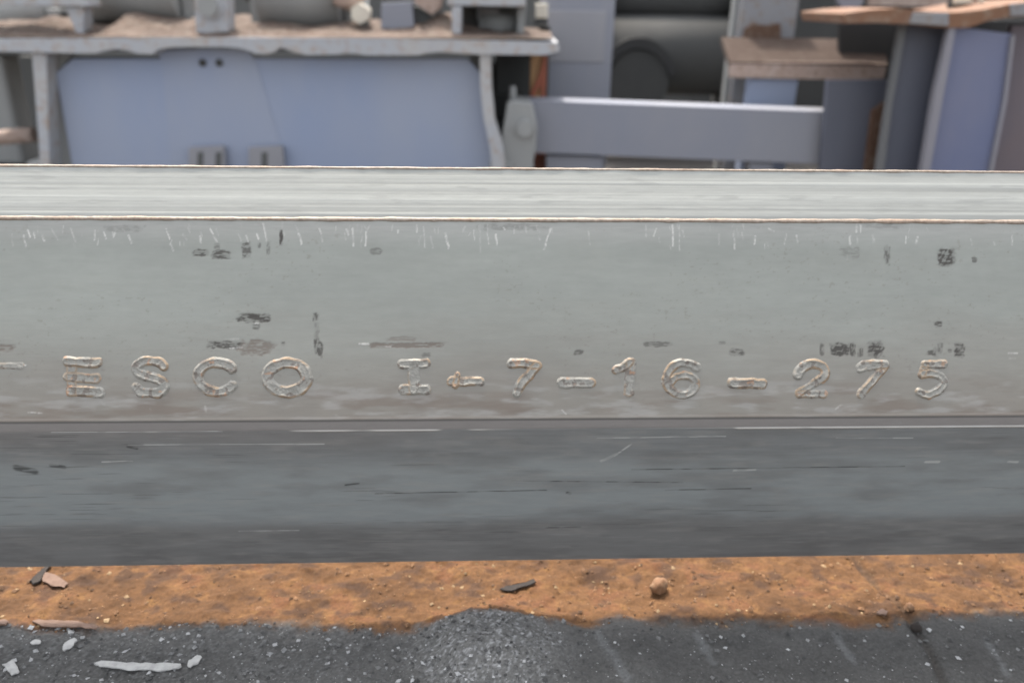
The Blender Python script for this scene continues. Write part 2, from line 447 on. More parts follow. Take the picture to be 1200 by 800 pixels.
for i, (a, b_, c, d_) in enumerate(SC):
    p, qq = np.array(L(a, b_)), np.array(L(c, d_))
    w = win(min(p[0], qq[0]) - 0.002, max(p[0], qq[0]) + 0.002)
    v = qq - p; ll = max(v @ v, 1e-10)
    xx, tt = X[w] + 0.0005 * (vnoise(DI[w] * mm / 2.5, DI[w] * 0 + i, 101) - .5), DI[w]
    u = np.clip(((xx - p[0]) * v[0] + (tt - p[1]) * v[1]) / ll, 0, 1)
    dd = np.hypot(xx - p[0] - u * v[0], tt - p[1] - u * v[1])
    wd = (0.00062 + 0.0003 * math.sin(i * 1.7) ** 2) if i < 90 else 0.0005
    m_ = sstep(wd, wd * 0.35, dd) * face[w] * (0.95 if i < 90 else 0.45)
    m_ = m_ * (0.25 + 0.75 * sstep(0.3, 0.65, fbm(tt * mm / 1.6 + xx * mm / 2.0, xx * mm / 1.1 + 3 * i, 103, 2))) * (0.25 + 0.75 * math.sin(i * 2.4) ** 2) * (0.5 if b_ > 465 else 1.0)
    cl[w, :, :3] = cl[w, :, :3] * (1 - m_[..., None]) + np.array((.47, .46, .435)) * m_[..., None]
    h[w] += 0.00012 * m_
# thin scores along the lower face: bright and dark
for (a, b_, c, d_, wd, bright) in [(150, 521, 380, 520, .0005, 1), (60, 506, 260, 505, .0006, 1), (440, 578, 640, 574, .0006, 0), (600, 563, 800, 565, .0005, 0), (780, 574, 880, 572, .0006, 0),
                                   (740, 550, 1060, 546, .0006, 0), (705, 540, 722, 532, .0016, 1), (720, 534, 740, 520, .0008, 1), (1085, 541, 1100, 541, .0014, 1),
                                   (1040, 502, 1200, 497, .0006, 1), (1182, 541, 1192, 541, .0014, 1), (405, 568, 420, 566, .001, 0), (120, 541, 155, 540, .0008, 1),
                                   (20, 548, 40, 552, .0035, 0), (60, 545, 75, 547, .002, 0), (150, 523, 160, 525, .0015, 0), (665, 577, 668, 578, .0015, 0), (860, 551, 885, 550, .001, 1),
                                   (280, 622, 350, 621, .0006, 1), (700, 513, 850, 511, .0006, 1), (980, 513, 1070, 513, .0005, 1), (640, 618, 680, 617, .0006, 0)]:
    p, qq = np.array(LL(a, b_)), np.array(LL(c, d_))
    w = win(min(p[0], qq[0]) - 0.004, max(p[0], qq[0]) + 0.004)
    v = qq - p; ll = max(v @ v, 1e-10)
    xx, tt = X[w], rr[w]
    u = np.clip(((xx - p[0]) * v[0] + (tt - p[1]) * v[1]) / ll, 0, 1)
    dd = np.hypot(xx - p[0] - u * v[0], tt - p[1] - u * v[1])
    m_ = sstep(wd, wd * 0.4, dd) * low[w] * (0.35 + 0.65 * sstep(0.35, 0.6, vnoise(xx * mm / 6, tt * mm, 107)))
    tc_ = np.array((.48, .49, .48)) if bright else np.array((.055, .056, .056))
    m_ = m_ * 0.8
    cl[w, :, :3] = cl[w, :, :3] * (1 - m_[..., None]) + tc_ * m_[..., None]

vy = sm[S][..., 0] + nor[S][..., 0] * h
vz = sm[S][..., 1] + nor[S][..., 1] * h
front = np.stack([X, vy, vz], -1).reshape(-1, 3)
quads = [grid_quads(NX, NS)]
verts = [front]; cols = [cl.reshape(-1, 4)]
# back face, edges and ends: a thick folded plate
TH = 0.011
bi = list(range(0, NS, 12)) + [NS - 1]
back = sm[bi] - nor[bi] * TH
back[0] = sm[0] - nor[0] * TH
nb = len(bi); off = len(front)
bx = np.array([xs[0], xs[-1]])
bv = np.array([[x, p[0], p[1]] for x in bx for p in back])
verts.append(bv); cols.append(np.tile([.2, .2, .19, 1.0], (len(bv), 1)))
bq = [[off + j, off + j + 1, off + nb + j + 1, off + nb + j] for j in range(nb - 1)]
def corner(ix, js): return ix * NS + js
for (a0, b0) in ((0, 0), (NX - 1, nb)):
    for j in range(nb - 1):
        f0, f1 = corner(a0, bi[j]), corner(a0, bi[j + 1])
        g0, g1 = off + b0 + j, off + b0 + j + 1
        bq.append([f0, f1, g1, g0] if a0 == 0 else [f1, f0, g0, g1])
o2 = off + len(bv)
ex = []
for js, jb, flip in ((0, 0, False), (NS - 1, nb - 1, True)):
    base = o2 + len(ex)
    for x in bx:
        ex.append([x, sm[js][0], sm[js][1]]); ex.append([x, back[jb][0], back[jb][1]])
    q4 = [base, base + 1, base + 3, base + 2]
    bq.append(q4[::-1] if flip else q4)
verts.append(np.array(ex)); cols.append(np.tile([.24, .24, .23, 1.0], (len(ex), 1)))
quads.append(np.array(bq))
bar = thing('steel_bar', (0, 0, 0), 'long grey rolled steel bar with raised letters and numbers along its side', 'steel bar')
bar.rotation_euler = (0, 0, YAW)
link('bar_body', np_mesh('bar_body', np.concatenate(verts), np.concatenate(quads), np.concatenate(cols)), M['bar'], bar)

# burred edges: ragged beads of bare metal, warm sunlight put into their colour, along the two upper edges
def burr(idx, rad, seed, droop, c0, c1):
    xb = np.arange(-0.72, 0.7205, 0.0008)
    K = 8
    n1 = fbm(xb * mm / 9, xb * 0, seed, 4); n2 = fbm(xb * mm / 2.2, xb * 0 + 5, seed + 9, 3)
    r = rad * (0.72 + 0.5 * n1 + 0.12 * (n2 - 0.5))
    offn = 0.2 * rad * (n1 - 0.5)
    vv, cc = [], []
    nrm, tg, ctr = nor[idx], tan[idx], sm[idx]
    for k in range(K):
        a = 2 * math.pi * k / K
        rk = r * (1 + 0.5 * (fbm(xb * mm / 11.0, xb * 0 + 0.35 * k, seed + 20, 4) - 0.5))
        dn = math.cos(a) * rk * 0.75 + offn
        dt = math.sin(a) * rk * 1.1 - droop
        vv.append(np.stack([xb, ctr[0] + nrm[0] * dn + tg[0] * dt, ctr[1] + nrm[1] * dn + tg[1] * dt], 1))
        mixc = np.clip(0.15 + 1.2 * (fbm(xb * mm / 14, xb * 0 + 3 + 0.2 * k, seed + 33, 4) - 0.25), 0, 1)[:, None]
        cc.append(np.concatenate([np.array(c0) * (1 - mixc) + np.array(c1) * mixc, np.ones((len(xb), 1))], 1))
    V = np.stack(vv, 1).reshape(-1, 3); Cc = np.stack(cc, 1).reshape(-1, 4)
    n_ = len(xb); i = np.arange(n_ - 1)
    qs = []
    for k in range(K):
        k2 = (k + 1) % K
        qs.append(np.stack([i * K + k, i * K + k2, (i + 1) * K + k2, (i + 1) * K + k], 1))
    return link('edge_burr', np_mesh('edge_burr', V, np.concatenate(qs), Cc), M['burr'], bar)
i_top = NS - 1
i_mid = int(np.where(seg == 3)[0][0])
burr(i_top, 0.0008, 201, 0.0, (.29, .265, .23), (.28, .20, .15))
burr(i_mid, 0.0012, 231, 0.0003, (.29, .26, .225), (.29, .205, .15))

# raised characters: strokes measured on the face
def arc(cx, cy, rx, ry, a0, a1, n=20):
    return [(cx + rx * math.cos(R(a0 + (a1 - a0) * i / n)), cy + ry * math.sin(R(a0 + (a1 - a0) * i / n))) for i in range(n + 1)]
CH = [
    ('E', [([(79, 424), (115, 425)], 1.0, 5.2), ([(80, 442), (113, 443)], .75, 5.4), ([(83, 458), (117, 459)], .95, 5.6), ([(84, 425), (84, 458)], .66, 5.5)]),
    ('S', [([(192, 429), (187, 425), (177, 423), (167, 425), (160, 431), (163, 437), (173, 441), (184, 444), (192, 449), (193, 455), (187, 460), (176, 461), (166, 459), (160, 453)], 1.0, 5.2)]),
    ('C', [(arc(254, 442, 22, 17, -38, -328, 26), 1.0, 5.4)]),
    ('O', [(arc(337, 442, 23, 17, 0, 360, 36), 1.0, 6.0)]),
    ('I', [([(472, 426), (499, 426)], 1.0, 5.2), ([(473, 457), (499, 457)], .9, 5.4), ([(485, 426), (485, 457)], .95, 5.6)]),
    ('-', [([(529, 447), (563, 447)], .9, 5.0), ([(536, 440), (534, 452)], 1.0, 3.6)]),
    ('7', [([(600, 426), (629, 427)], 1.0, 5.0), ([(629, 428), (620, 438), (611, 449), (606, 460)], 1.0, 5.0)]),
    ('-', [([(659, 449), (692, 449)], 1.0, 5.6)]),
    ('1', [([(722, 433), (731, 430), (738, 424)], 1.0, 4.6), ([(739, 425), (739, 438), (737, 459)], .7, 5.2)]),
    ('6', [([(816, 430), (808, 426), (797, 425), (787, 430), (781, 440), (782, 451), (789, 459), (799, 462), (810, 459), (816, 451), (813, 443), (804, 440), (793, 441), (785, 447)], 1.0, 4.8)]),
    ('-', [([(858, 449), (893, 449)], 1.0, 5.4)]),
    ('2', [([(935, 440), (938, 432), (946, 427), (956, 426), (965, 430), (968, 437), (962, 443), (949, 452), (936, 461)], 1.0, 4.8), ([(936, 462), (965, 461)], .8, 4.6)]),
    ('7', [([(1008, 431), (1016, 428), (1037, 428)], 1.0, 5.0), ([(1037, 429), (1028, 440), (1018, 450), (1009, 462)], .95, 4.8)]),
    ('5', [([(1106, 427), (1084, 427)], .9, 4.8), ([(1084, 427), (1081, 438)], .8, 4.4), ([(1081, 439), (1093, 438), (1103, 442), (1105, 450), (1099, 458), (1088, 462), (1077, 459)], 1.0, 4.8)]),
    ('remnant', [([(-6, 429), (26, 429)], .35, 3.5)]),
]
PXM = 0.00052
def smooth_line(p, n=6):
    if len(p) < 3: return p
    p = [np.array(q_) for q_ in p]
    ext = [2 * p[0] - p[1]] + p + [2 * p[-1] - p[-2]]
    out = []
    for i in range(1, len(ext) - 2):
        a, b_, c, d_ = ext[i - 1], ext[i], ext[i + 1], ext[i + 2]
        for k in range(n):
            t = k / n
            out.append(0.5 * (2 * b_ + (c - a) * t + (2 * a - 5 * b_ + 4 * c - d_) * t * t + (3 * b_ - a - 3 * c + d_) * t ** 3))
    return out + [p[-1]]
for ci, (ch, strokes) in enumerate(CH):
    P = []
    for pl, hh, wpx in strokes:
        P.append((smooth_line([np.array(L(*p)) for p in pl]), hh, wpx * PXM * 1.22))
    allp = np.array([p for s in P for p in s[0]])
    mg = 0.0055
    lo, hi = allp.min(0) - mg, allp.max(0) + mg
    st = 0.00026
    gx = np.arange(lo[0], hi[0], st); gt = np.arange(lo[1], hi[1], st)
    GX, GT = np.meshgrid(gx, gt, indexing='ij')
    wobx = GX + 0.0020 * (fbm(GX * mm / 7, GT * mm / 7, 300 + ci, 3) - 0.5)
    wobt = GT + 0.0020 * (fbm(GX * mm / 7, GT * mm / 7, 350 + ci, 3) - 0.5)
    H = np.full(GX.shape, -1.0); RIM = np.zeros(GX.shape)
    for pl, hh, w_ in P:
        D = np.full(GX.shape, 1.0)
        for a, b_ in zip(pl[:-1], pl[1:]):
            v = b_ - a; ll = max(v @ v, 1e-12)
            u = np.clip(((wobx - a[0]) * v[0] + (wobt - a[1]) * v[1]) / ll, 0, 1)
            D = np.minimum(D, np.hypot(wobx - a[0] - u * v[0], wobt - a[1] - u * v[1]))
        wear = 0.10 + 1.55 * fbm(GX * mm / 6.5, GT * mm / 5.0, 400 + ci, 3)
        prof = sstep(w_ + 0.0003, w_ - 0.0016, D)
        dish = 1 - 0.28 * sstep(w_ - 0.0014, w_ - 0.0028, D)
        hs = 0.00105 * hh * prof * dish * np.clip(wear, 0.5, 1.15) - 0.00030 * sstep(w_ - 0.0003, w_ + 0.0005, D) \
            + 0.00022 * (fbm(GX * mm / 1.1, GT * mm / 1.1, 450 + ci, 3) - 0.5) * prof
        hs = np.where(D > w_ + 0.0007, -1.0, hs)
        RIM = np.maximum(RIM, sstep(w_ - 0.0020, w_ - 0.0010, D) * sstep(w_ + 0.0002, w_ - 0.0006, D) * hh)
        H = np.maximum(H, hs)
    keep = H > -0.5
    nz_ = fbm(GX * mm / 3, GT * mm / 3, 500 + ci, 4); nb_ = fbm(GX * mm / 9, GT * mm / 9, 520 + ci, 3)
    base = np.array((.235, .230, .208)) * (0.85 + 0.25 * nz_)[..., None]
    sun_rim = np.clip(RIM * sstep(0.38, 0.62, nb_) * 0.9, 0, 1)  # warm sun along the stroke rims put into the colour
    c3 = base * (1 - sun_rim[..., None]) + np.array((.250, .180, .115)) * sun_rim[..., None]
    pit = np.clip(sstep(0.58, 0.70, nz_) * 0.75 + 0.45 * sstep(0.0, -0.00025, H) * (nb_ > .42), 0, 1)
    c3 = c3 * (1 - pit[..., None]) + np.array((.12, .10, .085)) * pit[..., None]
    rust = sstep(0.70, 0.82, fbm(GX * mm / 3.5 + 8, GT * mm / 3.5, 540 + ci, 3)) * 0.5
    c3 = c3 * (1 - rust[..., None]) + np.array((.36, .19, .10)) * rust[..., None]
    idx = -np.ones(GX.shape, dtype=int)
    full = keep[:-1, :-1] & keep[1:, :-1] & keep[1:, 1:] & keep[:-1, 1:]
    used = np.zeros_like(keep)
    used[:-1, :-1] |= full; used[1:, :-1] |= full; used[1:, 1:] |= full; used[:-1, 1:] |= full
    idx[used] = np.arange(used.sum())
    ii, jj = np.where(full)
    qd = np.stack([idx[ii, jj], idx[ii + 1, jj], idx[ii + 1, jj + 1], idx[ii, jj + 1]], 1)
    V = np.stack([GX, P2[0] + GT * fd[0] + H * fn[0], P2[1] + GT * fd[1] + H * fn[1]], -1)[used]
    Cc = np.concatenate([c3, np.full(GX.shape + (1,), 0.85)], -1)[used]
    o = link('raised_dash' if ch == '-' else ('worn_mark' if ch == 'remnant' else ('raised_digit' if ch.isdigit() else 'raised_letter')),
             np_mesh('character', V, qd, Cc), M['letter'], bar)
    if ch not in ('-', 'remnant'):
        o["label"] = 'raised %s %s with sunlit tan painted on rims' % ('digit' if ch.isdigit() else 'letter', ch)

# ------------------------------------------------------------------ ground
yard = np_mesh('ground', np.array([[-40, -40, -.012], [40, -40, -.012], [40, 40, -.012], [-40, 40, -.012]]), np.array([[0, 1, 2, 3]]), smooth=False)
tag(link('ground', yard, M['yard']), kind='structure')

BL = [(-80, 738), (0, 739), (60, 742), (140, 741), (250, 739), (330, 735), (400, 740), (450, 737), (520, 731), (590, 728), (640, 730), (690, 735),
      (720, 729), (790, 733), (850, 735), (1000, 738), (1050, 735), (1070, 730), (1130, 725), (1200, 722), (1300, 720)]  # ground colour changes along the bar's shadow edge
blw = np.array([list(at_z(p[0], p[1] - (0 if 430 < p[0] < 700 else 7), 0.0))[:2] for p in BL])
gxs = np.concatenate([np.arange(-0.70, -0.44, 0.006), np.arange(-0.44, 0.44, 0.0011), np.arange(0.44, 0.70, 0.006)])
gys = np.concatenate([np.arange(-0.30, -0.08, 0.005), np.arange(-0.08, 0.085, 0.0008), np.arange(0.085, 0.42, 0.005)])
GX, GY = np.meshgrid(gxs, gys, indexing='ij')
yb = np.interp(GX, blw[:, 0], blw[:, 1])
def gpt(px, py): return at_z(px, py, 0.0)
def ground_h(x, y):
    z = 0.007 * (fbm(x * mm / 70, y * mm / 45, 601, 3) - 0.5)
    z = z + 0.0050 * (fbm(x * mm / 16, y * mm / 13, 611, 3) - 0.5)
    z = z + 0.0024 * (fbm(x * mm / 4.5, y * mm / 4.5, 621, 4) - 0.5)
    c = gpt(580, 758)
    e = ((x - c.x) / 0.046) ** 2 + ((y - c.y) / 0.034) ** 2
    z = z + 0.019 * np.exp(-e ** 1.6) * (0.75 + 0.5 * fbm(x * mm / 8, y * mm / 8, 631, 3))
    c = gpt(740, 775)
    e = ((x - c.x) / 0.018) ** 2 + ((y - c.y) / 0.030) ** 2
    z = z + 0.005 * np.exp(-e ** 1.3)
    return z
GH = ground_h(GX, GY)
# a crack across the right-hand side
ck_pts = [np.array(gpt(*p))[:2] for p in [(1005, 655), (1030, 688), (1045, 700), (1062, 718), (1078, 742), (1092, 765), (1104, 790), (1120, 830)]]
Dc = np.full(GX.shape, 1.0)
for a, b_ in zip(ck_pts[:-1], ck_pts[1:]):
    v = b_ - a; ll = v @ v
    u = np.clip(((GX - a[0]) * v[0] + (GY - a[1]) * v[1]) / ll, 0, 1)
    Dc = np.minimum(Dc, np.hypot(GX - a[0] - u * v[0], GY - a[1] - u * v[1]))
crk = sstep(0.0050, 0.0010, Dc + 0.004 * (fbm(GX * mm / 6, GY * mm / 6, 641, 3) - .5))
GH = GH - 0.0022 * crk
edge = np.minimum(np.minimum(GX - gxs[0], gxs[-1] - GX), np.minimum(GY - gys[0], gys[-1] - GY))
GH = GH - 0.02 * sstep(0.05, 0.0, edge)
n_a = fbm(GX * mm / 24, GY * mm / 15, 651, 4); n_b = fbm(GX * mm / 5, GY * mm / 4, 661, 4); n_c = fbm(GX * mm / 2.2, GY * mm / 2.6, 671, 3)
sunlit_m = sstep(-0.007, 0.005, GY - yb + 0.006 * 2 * (fbm(GX * mm / 9, GY * mm / 8, 681, 4) - .5))  # painted light: rust dust orange in sun, grey inside the bar's shadow
rc = np.array((.096, .0465, .0185))
lit_rust_c = rc * (0.30 + 1.10 * n_a + 0.25 * n_b)[..., None]
gold = sstep(0.52, 0.74, 0.5 * n_b + 0.5 * n_a) * 0.6
lit_rust_c = lit_rust_c * (1 - gold[..., None]) + np.array((.170, .092, .032)) * gold[..., None]
redp = sstep(0.55, 0.70, n_a) * 0.6
lit_rust_c = lit_rust_c * (1 - redp[..., None]) + np.array((.085, .034, .0165)) * redp[..., None]
brn = sstep(0.52, 0.74, fbm(GX * mm / 12 + 5, GY * mm / 9, 691, 5)) * 0.7
lit_rust_c = lit_rust_c * (1 - brn[..., None]) + np.array((.040, .022, .014)) * brn[..., None]
shade_gry = np.array((.064, .0635, .0615)) * (0.70 + 0.4 * n_a + 0.3 * n_c)[..., None]  # grey of the shadowed ground put into the colour
c0 = gpt(572, 764)
md = np.exp(-(((GX - c0.x) / 0.050) ** 2 + ((GY - c0.y) / 0.042) ** 2) ** 2)
left = np.clip(md + sstep(0.0, -0.15, GX) * 0.45, 0, 1)
speck = sstep(0.55, 0.75, fbm(GX * mm / 1.5, GY * mm / 1.1, 675, 2)) * left * 0.6
shade_gry = shade_gry * (1 - 0.75 * speck[..., None]) + np.array((.24, .245, .25)) * 0.75 * speck[..., None]
shade_gry = shade_gry * (1 + 0.75 * md[..., None]) * (1 - 0.15 * sstep(0.05, 0.12, GX))[..., None]
for (a, b_, c_, d_, wd) in [(817, 742, 836, 775, .0035), (980, 742, 1000, 773, .0040), (700, 745, 735, 800, .0045), (1155, 750, 1180, 790, .003)]:
    p, qq = np.array(gpt(a, b_))[:2], np.array(gpt(c_, d_))[:2]
    v = qq - p; ll = v @ v
    u = np.clip(((GX - p[0]) * v[0] + (GY - p[1]) * v[1]) / ll, 0, 1)
    dd = np.hypot(GX - p[0] - u * v[0], GY - p[1] - u * v[1])
    m_ = sstep(wd * 1.2, wd * .2, dd + 0.006 * (n_b - .5)) * 0.45
    shade_gry = shade_gry * (1 - m_[..., None]) + np.array((.135, .14, .142)) * m_[..., None]
gc = shade_gry * (1 - sunlit_m[..., None]) + lit_rust_c * sunlit_m[..., None]
gc = gc * (1 - 0.4 * crk[..., None]) + np.array((.035, .028, .022)) * 0.4 * crk[..., None]
gcol = np.concatenate([gc, np.ones(GX.shape + (1,))], -1).reshape(-1, 4)
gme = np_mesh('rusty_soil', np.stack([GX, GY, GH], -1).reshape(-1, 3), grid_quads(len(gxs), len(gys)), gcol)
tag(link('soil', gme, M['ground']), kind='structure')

def ground_z(x, y):
    return float(ground_h(np.array([x]), np.array([y]))[0])

# loose grains lying on it, too many to count
def grains(name, n, pick, colour, label, seed):
    rg = np.random.RandomState(seed)
    V, F, C = [], [], []
    octa = np.array([[1, 0, 0], [-1, 0, 0], [0, 1, 0], [0, -1, 0], [0, 0, 1], [0, 0, -1]], float)
    fc = np.array([[0, 2, 4], [2, 1, 4], [1, 3, 4], [3, 0, 4], [2, 0, 5], [1, 2, 5], [3, 1, 5], [0, 3, 5]])
    P = pick(rg, n)
    Z = ground_h(P[:, 0], P[:, 1])
    for i in range(len(P)):
        r = 0.00035 + 0.0017 * rg.rand() ** 5.0
        v = octa * r * (0.6 + 0.8 * rg.rand(6, 1)) * np.array([1.2, 1.0, 0.6])
        a = rg.rand() * 6.28
        rot = np.array([[math.cos(a), -math.sin(a), 0], [math.sin(a), math.cos(a), 0], [0.3 * (rg.rand() - .5), 0.3 * (rg.rand() - .5), 1]])
        v = v @ rot.T + np.array([P[i, 0], P[i, 1], Z[i] + r * 0.25])
        F.append(fc + len(V) * 6); V.append(v)
        C.append(np.tile(np.append(colour(rg), 1.0), (6, 1)))
    me = np_mesh(name, np.concatenate(V), np.concatenate(F), np.concatenate(C), smooth=False)
    return tag(link(name, me, M['grain']), label, 'grains', kind='stuff')

def pick_rust(rg, n):
    x = rg.uniform(-0.42, 0.42, n); y = np.interp(x, blw[:, 0], blw[:, 1]) + rg.uniform(-0.004, 0.09, n)
    k = vnoise(x * mm / 16, y * mm / 12, 701) > rg.rand(n) * 0.9
    return np.stack([x, y], 1)[k]
def pick_grit(rg, n):
    x = rg.uniform(-0.42, 0.42, n); y = np.interp(x, blw[:, 0], blw[:, 1]) - rg.uniform(0.0, 0.075, n) ** 1.0
    dn = 0.22 + 0.4 * (x < -0.02) + 1.4 * np.exp(-(((x - c0.x) / 0.05) ** 2 + ((y - c0.y) / .04) ** 2))
    k = dn > rg.rand(n) * 1.2
    return np.stack([x, y], 1)[k]
def col_rust(rg):
    t = rg.rand()
    return np.array((.115, .060, .028)) * (0.5 + rg.rand()) if t < .88 else np.array((.24, .165, .09)) * (0.7 + .5 * rg.rand())
def col_grit(rg):
    t = rg.rand()
    return np.array((.08, .08, .079)) * (0.5 + rg.rand()) if t < .7 else np.array((.22, .222, .222)) * (0.5 + 1.1 * rg.rand())
grains('sunlit_rust_grains', 5200, pick_rust, col_rust, 'loose rust grains coloured sunlit orange strewn under the steel bar', 11)
grains('shade_grit', 12000, pick_grit, col_grit, 'fine grit and scale flecks coloured shade grey on the shaded ground', 12)  # grain colours also split sunlit from shaded along the shadow edge

# flakes and pebbles one can pick out
def flake(name, pxpts, mat, label, cat, thick=0.0012, lift=0.0006, group=None, tilt=0.0):
    rj = random.Random(int(pxpts[0][0] * 7 + pxpts[0][1]))
    dense = []
    for i, p in enumerate(pxpts):
        q_ = pxpts[(i + 1) % len(pxpts)]
        for k in range(3):
            u = k / 3
            dense.append((p[0] + (q_[0] - p[0]) * u + rj.uniform(-.9, .9), p[1] + (q_[1] - p[1]) * u + rj.uniform(-.7, .7)))
    pxpts = dense
    wp = [gpt(*p) for p in pxpts]
    cx = sum(p.x for p in wp) / len(wp); cy = sum(p.y for p in wp) / len(wp)
    zz = max(ground_z(p.x, p.y) for p in wp) * 0.6 + ground_z(cx, cy) * 0.4
    rg = random.Random(len(pxpts) + int(pxpts[0][0]))
    bm = bmesh.new()
    vb = [bm.verts.new((p.x - cx, p.y - cy, rg.uniform(-.0002, .0002))) for p in wp]
    vt = [bm.verts.new(((p.x - cx) * .985, (p.y - cy) * .97, thick * .6 + rg.uniform(-.00025, .00025) + tilt * (p.y - cy))) for p in wp]
    n = len(wp)
    bm.faces.new(vt); bm.faces.new(vb[::-1])
    for i in range(n):
        bm.faces.new((vb[i], vb[(i + 1) % n], vt[(i + 1) % n], vt[i]))
    bmesh.ops.recalc_face_normals(bm, faces=bm.faces)
    me = bpy.data.meshes.new(name); bm.to_mesh(me); bm.free()
    o = link(name, me, mat); o.location = (cx, cy, zz + lift)
    return tag(o, label, cat, group)
flake('scale_flake', [(110, 779), (118, 776), (140, 778), (165, 779), (190, 779), (212, 780), (214, 783), (200, 786), (185, 788), (170, 786), (150, 787), (140, 784), (118, 783)],
      M['flake'], 'longest white sliver of scale lying flat on the shaded grit', 'scale flake', 0.0016, .0012, tilt=0.1)
flake('scale_flake', [(220, 784), (222, 777), (232, 770), (237, 772), (232, 780), (225, 784)], M['flake'], 'small pale chip just right of the long white sliver', 'scale flake', .0014, .001)
flake('scale_flake', [(4, 781), (15, 775), (22, 783), (24, 789), (15, 793), (10, 788)], M['flake'], 'squarish pale chip in the lower left corner on grit', 'scale flake', .0015, .001)
flake('scale_flake', [(73, 762), (76, 754), (88, 749), (91, 752), (84, 760), (76, 764)], M['flake'], 'pale tilted chip above left of the long white sliver', 'scale flake', .0014, .001)
flake('scale_flake', [(36, 756), (44, 752), (50, 754), (49, 758), (40, 759)], M['flake'], 'tiny pale chip at far left below the tan sliver', 'scale flake', .001, .0008)
flake('scale_flake', [(38, 731), (45, 729), (70, 730), (92, 730), (108, 734), (117, 737), (112, 740), (96, 737), (70, 737), (50, 736)], M['tanflake'],
      'long tan sliver lying on the painted shadow edge of the ground', 'scale flake', .0014, .0012, tilt=.1)
flake('scale_flake', [(-6, 731), (6, 731), (12, 733), (8, 737), (-6, 739)], M['tanflake'], 'short tan sliver cut off by the left picture edge', 'scale flake', .0014, .0012)
flake('scale_flake', [(586, 695), (592, 691), (612, 687), (626, 682), (628, 686), (612, 692), (598, 697)], M['flakeshade'], 'thin dark shadow mark on orange dust above the grit mound', 'scale flake', .0016, .001)  # dark sheet standing for a shadowed crack in the dust
flake('scale_flake', [(36, 684), (42, 678), (50, 671), (58, 662), (61, 664), (52, 677), (48, 685), (40, 688)], M['flakeshade'], 'dark splinter on orange dust at far left', 'scale flake', .0022, .001)
flake('scale_flake', [(50, 684), (54, 676), (66, 678), (80, 686), (76, 690), (60, 688)], M['tanflake'], 'brown chip leaning beside the dark splinter at far left', 'scale flake', .002, .001, tilt=.25)
flake('scale_flake', [(1026, 720), (1032, 716), (1039, 719), (1038, 723), (1030, 723)], M['tanflake'], 'pinkish chip beside the crack at the edge of the sunlit orange', 'scale flake', .0016, .001)

def pebble(name, px, py, rx, rz, mat, label, seed):
    p = gpt(px, py)
    rg = random.Random(seed)
    bm = bmesh.new()
    bmesh.ops.create_icosphere(bm, subdivisions=3, radius=1.0)
    rgs = np.array([v.co[:] for v in bm.verts])
    dn = 1.25 * fbm(rgs[:, 0] * 2.0 + 5 + rgs[:, 2] * 1.5, rgs[:, 1] * 2.0 + 7 + seed - rgs[:, 2], 800 + seed, 4) - .1
    for v, d in zip(bm.verts, dn):
        v.co *= 0.72 + 0.55 * d
        v.co.x *= rx; v.co.y *= rx * 0.8; v.co.z *= rz
    for f in bm.faces: f.smooth = True
    me = bpy.data.meshes.new(name); bm.to_mesh(me); bm.free()
    o = link(name, me, mat); o.location = (p.x, p.y - 0.004, ground_z(p.x, p.y) + rz * 0.65)
    o.rotation_euler = (0.2, 0.3, rg.uniform(0, 3))
    return tag(o, label, 'pebble')
pebble('pebble', 770, 688, .0068, .0062, M['pebble'], 'single large rusty pebble lying on the orange dust', 3)
pebble('pebble', 1070, 733, .0042, .0036, M['flakeshade'], 'round dark pebble sitting in the ground crack', 8)
pebble('pebble', 1062, 710, .0038, .0030, M['pebble'], 'small tan pebble beside the ground crack', 12)

# ------------------------------------------------------------------ bearers under the bar, past the picture's sides
def bm_box(bm, c, s, rot=None):
    g = bmesh.ops.create_cube(bm, size=1.0)
    for v in g['verts']:
        v.co = Vector((v.co.x * s[0], v.co.y * s[1], v.co.z * s[2]))
        if rot: v.co = rot @ v.co
        v.co += Vector(c)
    return g['verts']

def finish(name, bm, mat, parent=None, bevel=0.0, smooth=False):
    if bevel > 0:
        bmesh.ops.bevel(bm, geom=list(bm.edges), offset=bevel, segments=2, affect='EDGES', profile=0.5)
    bmesh.ops.recalc_face_normals(bm, faces=bm.faces)
    if smooth:
        for f in bm.faces: f.smooth = True
    me = bpy.data.meshes.new(name); bm.to_mesh(me); bm.free()
    o = link(name, me, mat)
    if parent is not None:
        o.parent = parent
        off, q_ = Vector((0, 0, 0)), parent
        while q_ is not None:
            off += q_.location; q_ = q_.parent
        me.transform(Matrix.Translation(-off))
    return o
for sx, lb in ((-0.60, 'left'), (0.60, 'right')):
    yy = math.sin(YAW) * sx
    t = thing('bearer', (sx, yy + P3[0], 0), 'timber bearer carrying the %s end of the steel bar' % lb, 'bearer', 'timber bearers under the bar')
    bm = bmesh.new(); bm_box(bm, (sx, yy + P3[0] + 0.02, (BAR_LIFT - .012) / 2 + -.006), (0.07, 0.16, BAR_LIFT + .010))
    finish('bearer_block', bm, M['timber'], t, 0.003)
    bm = bmesh.new(); bm_box(bm, (sx, yy + P3[0] + 0.030, BAR_LIFT + 0.04), (0.06, 0.030, 0.08))
    finish('stop_block', bm, M['timber'], t, 0.003)

# ------------------------------------------------------------------ machinery behind
def rectbox(name, px0, py0, px1, py1, Y, depth, mat, parent=None, to_ground=False, bevel=0.002):
    a, b_ = at(px0, py0, Y), at(px1, py1, Y)
    z0 = 0.0 if to_ground else b_.z
    bm = bmesh.new()
    bm_box(bm, ((a.x + b_.x) / 2, Y + depth / 2, (a.z + z0) / 2), (b_.x - a.x, depth, a.z - z0))
    return finish(name, bm, mat, parent, bevel)

